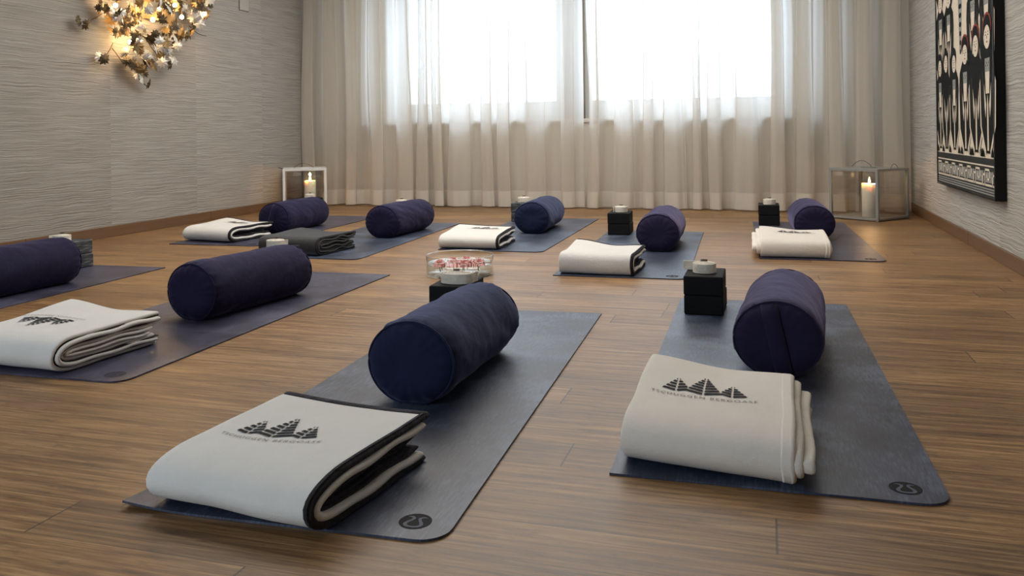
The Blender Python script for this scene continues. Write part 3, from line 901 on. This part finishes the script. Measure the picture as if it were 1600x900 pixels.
# right: near corner faces the room
rr_ = R(-38.8)
lantern(.785, 7.275, rr_, .425, HL, LGREY, 'grey framed glass lantern with a candle, in the right back corner by the curtain', [arc((-.206, .09, HL - .004), (-.05, .12, HL), .052), arc((.206, -.03, HL - .004), (.206, .07, HL - .004), .038)])
candle(.775, 7.135, .056, .262, 'tall lit pillar candle in the grey lantern at right')
ra = R(30)
fx, fy = -3.955, 7.170
S_ = .40
cxL = fx - math.cos(ra) * S_ / 2 - math.sin(ra) * S_ / 2; cyL = fy - math.sin(ra) * S_ / 2 + math.cos(ra) * S_ / 2
lantern(cxL, cyL, ra, S_, HL, LWHITE, 'white framed glass lantern with a candle, in the left back corner behind a bolster', [arc((-.10, .06, HL), (.08, .05, HL), .042), arc((-.196, -.06, HL - .01), (-.196, .04, HL - .01), .02, 16, (-.05, 0))])
candle(-4.13, 7.17, .052, .262, 'lit pillar candle in the white lantern at left')

# ------------------------------------------------------------------ framed picture on the right wall
def pic():
    # panel on the right wall: a = 0..1 runs from the far edge to the near edge, z up
    y0, y1, z0, z1, xf = 6.45, 4.92, .335, 2.16, 1.139
    e = empty('framed_picture', (XR, (y0 + y1) / 2, z0), 0, 'tall black framed folk picture of rows of robed figures on right wall', 'picture')
    INK = plain('picture_black', (.010, .010, .009), .8, 0, .08, var=.5, scale=60); CRM = plain('picture_cream', (.66, .57, .45), .8, 0, .08, var=.15, scale=40)
    GRY = plain('picture_grey', (.26, .26, .235), .8, 0, .08, var=.35, scale=90); RED = plain('picture_red', (.23, .05, .035), .8, 0, .08); MID = plain('picture_dark_grey', (.035, .036, .033), .8, 0, .08, var=.5, scale=120)
    FRM = plain('frame_black', (.006, .006, .006), .5, 0, .2, var=.2)
    ox, oy, oz = XR, (y0 + y1) / 2, z0
    bm = bmesh.new(); add_box(bm, -.050, -.006, y1 - oy, y0 - oy, 0, z1 - z0, .003, 1); link('panel', bm, FRM, e, False)
    bm = bmesh.new()
    for a, b, c, d in ((y1 - oy - .006, y1 - oy + .014, -.002, z1 - z0), (y0 - oy - .012, y0 - oy + .003, -.002, z1 - z0), (y1 - oy, y0 - oy, -.004, .010), (y1 - oy, y0 - oy, z1 - z0 - .012, z1 - z0)):
        add_box(bm, -.056, -.002, a, b, c, d, .002, 1)
    link('frame', bm, FRM, e, False)
    W, Hh = y0 - y1, z1 - z0
    P = lambda a, z, l: Vector((-.0505 - l * .00007 - .0002, y0 - oy - a * W, z - z0))
    def poly(bm, pts, l): add_poly(bm if not isinstance(bm, int) else cur[0], [P(a, z, l) for a, z in pts], bm if isinstance(bm, int) else 0)
    def ell(bm, a, z, ra, rz, l, n=18): poly(bm, [(a + ra * math.cos(2 * PI * k / n), z + rz * math.sin(2 * PI * k / n)) for k in range(n)], l)
    bm = bmesh.new(); poly(bm, [(.012, .345), (.988, .345), (.988, z1 - .012), (.012, z1 - .012)], 1); link('ground', bm, CRM, e, False)
    PM = [INK, CRM, GRY, RED, MID]
    ink, crm, gry, red, mid = range(5)
    cur = [bmesh.new()]
    def flush(nm):
        link(nm, cur[0], PM, e, False); cur[0] = bmesh.new()
    # border: meander between dark rules
    poly(mid, [(.012, .345), (.988, .345), (.988, .548), (.012, .548)], 2)
    for z in (.352, .366, .380, .503): poly(gry if z < .5 else crm, [(.012, z), (.988, z), (.988, z + .008), (.012, z + .008)], 3)
    n = 7; w = .97 / n
    for k in range(n):
        a = .015 + k * w; s = .008
        def bar(a0, a1, z0_, z1_): poly(crm, [(a0, z0_), (a1, z0_), (a1, z1_), (a0, z1_)], 3)
        z_ = .398; hh = .094
        poly(gry, [(a + .1 * w, z_ + .02), (a + .9 * w, z_ + .02), (a + .9 * w, z_ + hh - .012), (a + .1 * w, z_ + hh - .02)], 2.5)
        bar(a, a + s, z_, z_ + hh); bar(a, a + w * .55, z_ + hh - .012, z_ + hh); bar(a + w * .55 - s, a + w * .55, z_ + hh * .35, z_ + hh)
        bar(a + w * .22, a + w * .55, z_ + hh * .35, z_ + hh * .35 + .012); bar(a + w * .22, a + w * .22 + s, z_ + hh * .35, z_ + hh * .68)
        bar(a + w * .76, a + w * .76 + s, z_, z_ + hh * .72); bar(a, a + w, z_, z_ + .012); bar(a + w * .76, a + w, z_ + hh * .72 - .012, z_ + hh * .72)
    flush('meander_border')
    # robed figures: rows of bodies, each with robe, sash panel, sleeves, face and cap
    def figure(a, zb, zt, w, l, badge=True, halo=False, face=True):
        h = zt - zb
        poly(ink, [(a - w * .42, zb + h * .16), (a - w * .12, zb), (a + w * .12, zb), (a + w * .42, zb + h * .16), (a + w * .50, zb + h * .5), (a + w * .44, zb + h * .70), (a + w * .20, zb + h * .80), (a, zb + h * .815), (a - w * .20, zb + h * .80), (a - w * .44, zb + h * .70), (a - w * .50, zb + h * .5)], l)
        poly(crm, [(a - w * .05, zb + h * .02), (a + w * .05, zb + h * .02), (a + w * .04, zb + h * .36), (a, zb + h * .44), (a - w * .04, zb + h * .36)], l + 1)
        for sg in (-1, 1):
            poly(crm, [(a + sg * w * .10, zb + h * .36), (a + sg * w * .24, zb + h * .52), (a + sg * w * .20, zb + h * .34), (a + sg * w * .14, zb + h * .26)], l + 1)
            poly(crm, [(a + sg * w * .48, zb + h * .56), (a + sg * w * .54, zb + h * .52), (a + sg * w * .50, zb + h * .20), (a + sg * w * .18, zb - h * .02), (a + sg * w * .14, zb + h * .02), (a + sg * w * .43, zb + h * .20)], l + 1.5)
            poly(mid, [(a + sg * w * .30, zb + h * .62), (a + sg * w * .36, zb + h * .60), (a + sg * w * .30, zb + h * .30), (a + sg * w * .26, zb + h * .32)], l + 1)
        if badge:
            poly(gry, [(a - w * .15, zb + h * .55), (a + w * .15, zb + h * .55), (a + w * .16, zb + h * .70), (a - w * .16, zb + h * .70)], l + 2)
            poly(crm, [(a - w * .12, zb + h * .44), (a + w * .12, zb + h * .44), (a + w * .13, zb + h * .60), (a - w * .13, zb + h * .60)], l + 2.3)
            for q in range(4): ell(mid, a + (-.09 + .06 * q) * w, zb + h * (.645 + .02 * (q % 2)), w * .02, h * .009, l + 2.5, 6)
        if face:
            zf = zb + h * .875
            if halo: ell(red, a, zf + h * .062, w * .29, h * .100, l + 2)
            ell(ink, a, zf + h * .042, w * .25, h * .102, l + 3)
            ell(crm, a, zf - h * .02, w * .20, h * .088, l + 4)
            for sg in (-1, 1):
                ell(ink, a + sg * w * .07, zf - h * .005, w * .028, h * .006, l + 5, 8)
                poly(ink, [(a + sg * w * .03, zf + h * .013), (a + sg * w * .11, zf + h * .016), (a + sg * w * .11, zf + h * .021), (a + sg * w * .03, zf + h * .018)], l + 5)
            poly(mid, [(a - w * .012, zf - h * .012), (a + w * .012, zf - h * .012), (a + w * .022, zf - h * .034), (a - w * .022, zf - h * .034)], l + 5)
            ell(red, a, zf - h * .056, w * .045, h * .007, l + 5, 8)
        flush('painted_figure')
    # (helper end)
    # four tiers, furthest (highest) first so that the nearer ones overlap
    for a in (.10, .30, .72, .92): figure(a, 1.46, 2.13, .22, 4)
    poly(crm, [(.38, 2.12), (.60, 2.12), (.51, 1.02), (.47, 1.02)], 9); poly(gry, [(.42, 2.0), (.56, 2.0), (.505, 1.16), (.475, 1.16)], 9.5)
    poly(ink, [(.42, 1.62), (.545, 1.60), (.540, 1.55), (.425, 1.57)], 10)
    for k in range(7): ell(ink, .49, 1.50 - k * .055, .030 - k * .003, .017, 10, 8)
    flush('painted_banner')
    for i, a in enumerate((.10, .27, .70, .90)): figure(a, .98, 1.63, .21, 12, True, i > 1)
    for i, a in enumerate((.08, .21, .37)): figure(a, .575, 1.20 + .02 * (i % 2), .17, 20 + 7 * i, i != 1, False)
    for i, a in enumerate((.57, .745, .915)): figure(a, .575, 1.24 + .03 * i, .21, 41 + 7 * i, i != 1, True)
    for a in (.03, .14, .28, .45, .50, .65, .68, .82, .84, .97):
        poly(ink, [(a - .018, .556), (a + .022, .556), (a + .012, .585), (a - .004, .605)], 64)
    for k in range(9): poly(mid, [(.18 + k * .008, .575), (.183 + k * .008, .575), (.183 + k * .008, .66), (.18 + k * .008, .66)], 65)
    flush('painted_shoes')
pic()

# ------------------------------------------------------------------ leaf lamp on the left wall
def leaf_lamp():
    e = empty('leaf_wall_lamp', (XL, 5.5, 1.08), 0, 'wall lamp of gold and silver ivy leaves glowing on left wall', 'lamp')
    rnd = random.Random(21)
    GOLD = plain('gilded_leaf', (.20, .135, .06), .42, .75, var=.35, scale=40); SILV = plain('silvered_leaf', (.60, .58, .52), .38, .35, var=.2, scale=40); BRNZ = plain('bronze_leaf', (.085, .062, .030), .5, .55, var=.4, scale=40)
    GL = NT('glowing_leaf'); GLOW = GL.done(GL.n('MixShader', {0: .55, 1: GL.bsdf(color=(.45, .28, .10), rough=.5).outputs[0], 2: GL.n('BsdfTranslucent', {'Color': (.9, .55, .2, 1)}).outputs[0]}))
    OUT = [(0, -1.), (.16, -.62), (.50, -.72), (.46, -.38), (.98, -.18), (.62, .10), (.80, .52), (.38, .42), (.16, .88), (0, .60)]
    OUT = OUT + [(-x, y) for x, y in OUT[-2:0:-1]]
    bms = {k: bmesh.new() for k in 'gsbw'}
    vines = bmesh.new()
    def leaf(p, s, kind, tilt=.9):
        bm = bms[kind]
        Mx = Matrix.Translation(p) @ Matrix.Rotation(rnd.uniform(-tilt, tilt), 4, 'Z') @ Matrix.Rotation(rnd.uniform(-tilt, tilt) * .8, 4, 'Y') @ Matrix.Rotation(rnd.uniform(-1.3, 1.3), 4, 'X')
        c = bm.verts.new(Mx @ Vector((.012, 0, 0)))
        k = rnd.uniform(.3, 1.0)
        vs = []
        for x, y in OUT:
            r2 = x * x + y * y
            vs.append(bm.verts.new(Mx @ Vector((-.10 * r2 * s * k + .004 * rnd.uniform(-1, 1), x * s, y * s))))
        for i in range(len(vs)): bm.faces.new((c, vs[i], vs[(i + 1) % len(vs)]))
    # silhouette: half width along the wall at each height (relative to the tip), a tail at the bottom
    def span(z):
        # z above floor -> (y low, y high)
        tab = [(1.20, 5.16, 5.32), (1.27, 5.10, 5.45), (1.36, 5.06, 5.58), (1.45, 5.02, 5.74), (1.54, 4.94, 5.86), (1.63, 4.86, 5.99), (1.72, 4.80, 6.04), (1.95, 4.76, 6.2), (2.2, 4.9, 6.05), (2.42, 5.2, 5.8)]
        for (a, l0, h0), (b, l1, h1) in zip(tab, tab[1:]):
            if a <= z <= b:
                q = (z - a) / (b - a); return l0 + (l1 - l0) * q, h0 + (h1 - h0) * q
        return 5.2, 5.3
    O = Vector((XL, 5.5, 1.08))
    n = 0
    while n < 430:
        z = rnd.uniform(1.20, 2.42); lo, hi = span(z)
        y = rnd.uniform(4.7, 6.25)
        if not lo < y < hi: continue
        mid_ = (lo + hi) / 2; ed = abs(y - mid_) / ((hi - lo) / 2 + 1e-6)
        dp = .05 + rnd.random() * (.24 * math.sqrt(max(.05, 1 - ed * ed)))
        k = rnd.choices('gsbw', (.26, .28, .34, .12))[0]
        leaf(Vector((XL + dp, y, z)) - O, rnd.uniform(.038, .062), k)
        n += 1
    for y, z, k, dp in ((4.94, 1.29, 's', .04), (4.97, 1.275, 'b', .06), (4.74, 1.52, 'b', .06), (4.80, 1.50, 'b', .07), (5.32, 1.155, 's', .08), (5.40, 1.12, 'b', .08), (5.28, 1.185, 's', .07), (5.66, 1.32, 's', .1), (5.62, 1.28, 'b', .1)):
        leaf(Vector((XL + dp, y - .02, z)) - O, .050, k, .5)
    for (ya, za), (yb, zb) in (((5.22, 1.25), (5.40, 1.10)), ((5.05, 1.40), (4.93, 1.27)), ((4.95, 1.60), (4.72, 1.51)), ((5.4, 1.45), (5.64, 1.28)), ((5.9, 1.62), (6.12, 1.56))):
        add_tube(vines, [Vector((XL + .05, ya + (yb - ya) * q, za + (zb - za) * q - .02 * math.sin(PI * q))) - O for q in (0, .25, .5, .75, 1)], .003, 6)
    for k in range(14):
        z = rnd.uniform(1.3, 2.3); lo, hi = span(z); y = rnd.uniform(lo, hi); y2 = rnd.uniform(lo, hi)
        add_tube(vines, [Vector((XL + .004 + .07 * q, y + (y2 - y) * q * .5, z - .12 * q)) - O for q in (0, .33, .66, 1)], .003, 6)
    bm = bmesh.new(); add_box(bm, .001, .03, 5.3 - 5.5, 5.75 - 5.5, 1.62 - 1.08, 2.1 - 1.08, .004, 1); link('back_plate', bm, GOLD, e, False)
    for k, nm, m, lb in (('g', 'gold_leaves', GOLD, 'gold metal leaves'), ('s', 'silver_leaves', SILV, 'pale silvered metal leaves'), ('b', 'bronze_leaves', BRNZ, 'dark bronze metal leaves'), ('w', 'amber_leaves', GLOW, 'amber leaves lit from behind')):
        o = link(nm, bms[k], m, e, False); o['label'] = lb
    link('vines', vines, BRNZ, e)
    BULB = emis('warm_bulb', (1., .64, .30), 170)
    for y, z, dp in ((5.56, 1.735, .13), (5.42, 1.70, .10), (5.22, 1.44, .09), (5.13, 1.41, .08), (5.95, 1.72, .11), (5.36, 1.60, .09), (5.68, 1.66, .1), (5.0, 1.66, .07), (5.5, 2.0, .15), (5.1, 2.0, .1), (5.9, 2.05, .1)):
        bm = bmesh.new(); bmesh.ops.create_uvsphere(bm, u_segments=12, v_segments=8, radius=.016)
        link('bulb', bm, BULB, e, True, Vector((XL + dp + .05, y, z)) - O)
leaf_lamp()
# small flush wall panel near the curtain
bm = bmesh.new()
e = empty('wall_panel', (XL, 6.735, 1.85), 0, 'small flush panel with thin dark outline high on left wall', 'wall panel')
bm = bmesh.new(); add_box(bm, .0005, .006, -.075, .075, 0, .24, .003, 2); link('surround', bm, plain('panel_outline', (.10, .09, .08), .5), e, False)
bm = bmesh.new(); add_box(bm, .0015, .010, -.068, .068, .007, .233, .003, 2); link('cover', bm, plain('panel_cover', (.40, .375, .335), .6), e, False)

# ------------------------------------------------------------------ light
w = bpy.data.worlds.new('sky'); sc.world = w; w.use_nodes = True
nt = w.node_tree; nt.nodes.clear()
bg = nt.nodes.new('ShaderNodeBackground'); ou = nt.nodes.new('ShaderNodeOutputWorld')
bg.inputs[0].default_value = (.76, .88, 1., 1); bg.inputs[1].default_value = 5.2
nt.links.new(bg.outputs[0], ou.inputs[0])
def area(name, loc, rot, sx, sy, energy, color, portal=False):
    l = bpy.data.lights.new(name, 'AREA'); l.shape = 'RECTANGLE'; l.size = sx; l.size_y = sy; l.energy = energy; l.color = color
    o = bpy.data.objects.new(name, l); o.location = loc; o.rotation_euler = rot; col.objects.link(o)
    if portal: l.cycles.is_portal = True
    return o
area('window_portal', ((WX0 + WX1) / 2, YB + .26, (SILL + WTOP) / 2), (R(-90), 0, 0), WX1 - WX0, WTOP - SILL, 1, (1, 1, 1), True)
area('ceiling_fill', (-1.7, 5.0, 2.72), (0, 0, 0), 3.6, 3.6, 118, (1., .94, .86))  # added soft fill under the ceiling to brighten the room, no actual fitting
area('front_fill', (-3.0, -1.7, 1.5), (R(86), 0, R(-22)), 2.2, 1.8, 66, (.74, .87, 1.))  # added cool fill behind the camera, stands in for daylight on the fronts

# ------------------------------------------------------------------ camera
F, HY, RO = 1328.5, 204.6, -.0130909
v0 = HY - 450
cam = bpy.data.cameras.new('camera'); co = bpy.data.objects.new('camera', cam); col.objects.link(co)
cam.sensor_fit = 'HORIZONTAL'; cam.sensor_width = 36; cam.lens = F * 36 / 1600
pxx, pyy = 800 - v0 * math.sin(RO), 450 + v0 * math.cos(RO)
cam.shift_x = (800 - pxx) / 1600; cam.shift_y = (pyy - 450) / 1600
cam.clip_start = .02; cam.clip_end = 100
co.matrix_world = Matrix.Translation((0, 0, .728)) @ Matrix.Rotation(T, 4, 'Z') @ Matrix.Rotation(PI / 2, 4, 'X') @ Matrix.Rotation(RO, 4, 'Z')
sc.camera = co
sc.cycles.max_bounces = 10; sc.cycles.diffuse_bounces = 4; sc.cycles.glossy_bounces = 4; sc.cycles.transparent_max_bounces = 16; sc.cycles.transmission_bounces = 6
sc.cycles.caustics_reflective = False; sc.cycles.caustics_refractive = False; sc.cycles.sample_clamp_indirect = 6
sc.view_settings.view_transform = 'Standard'
sc.view_settings.look = 'None'
sc.view_settings.exposure = .3
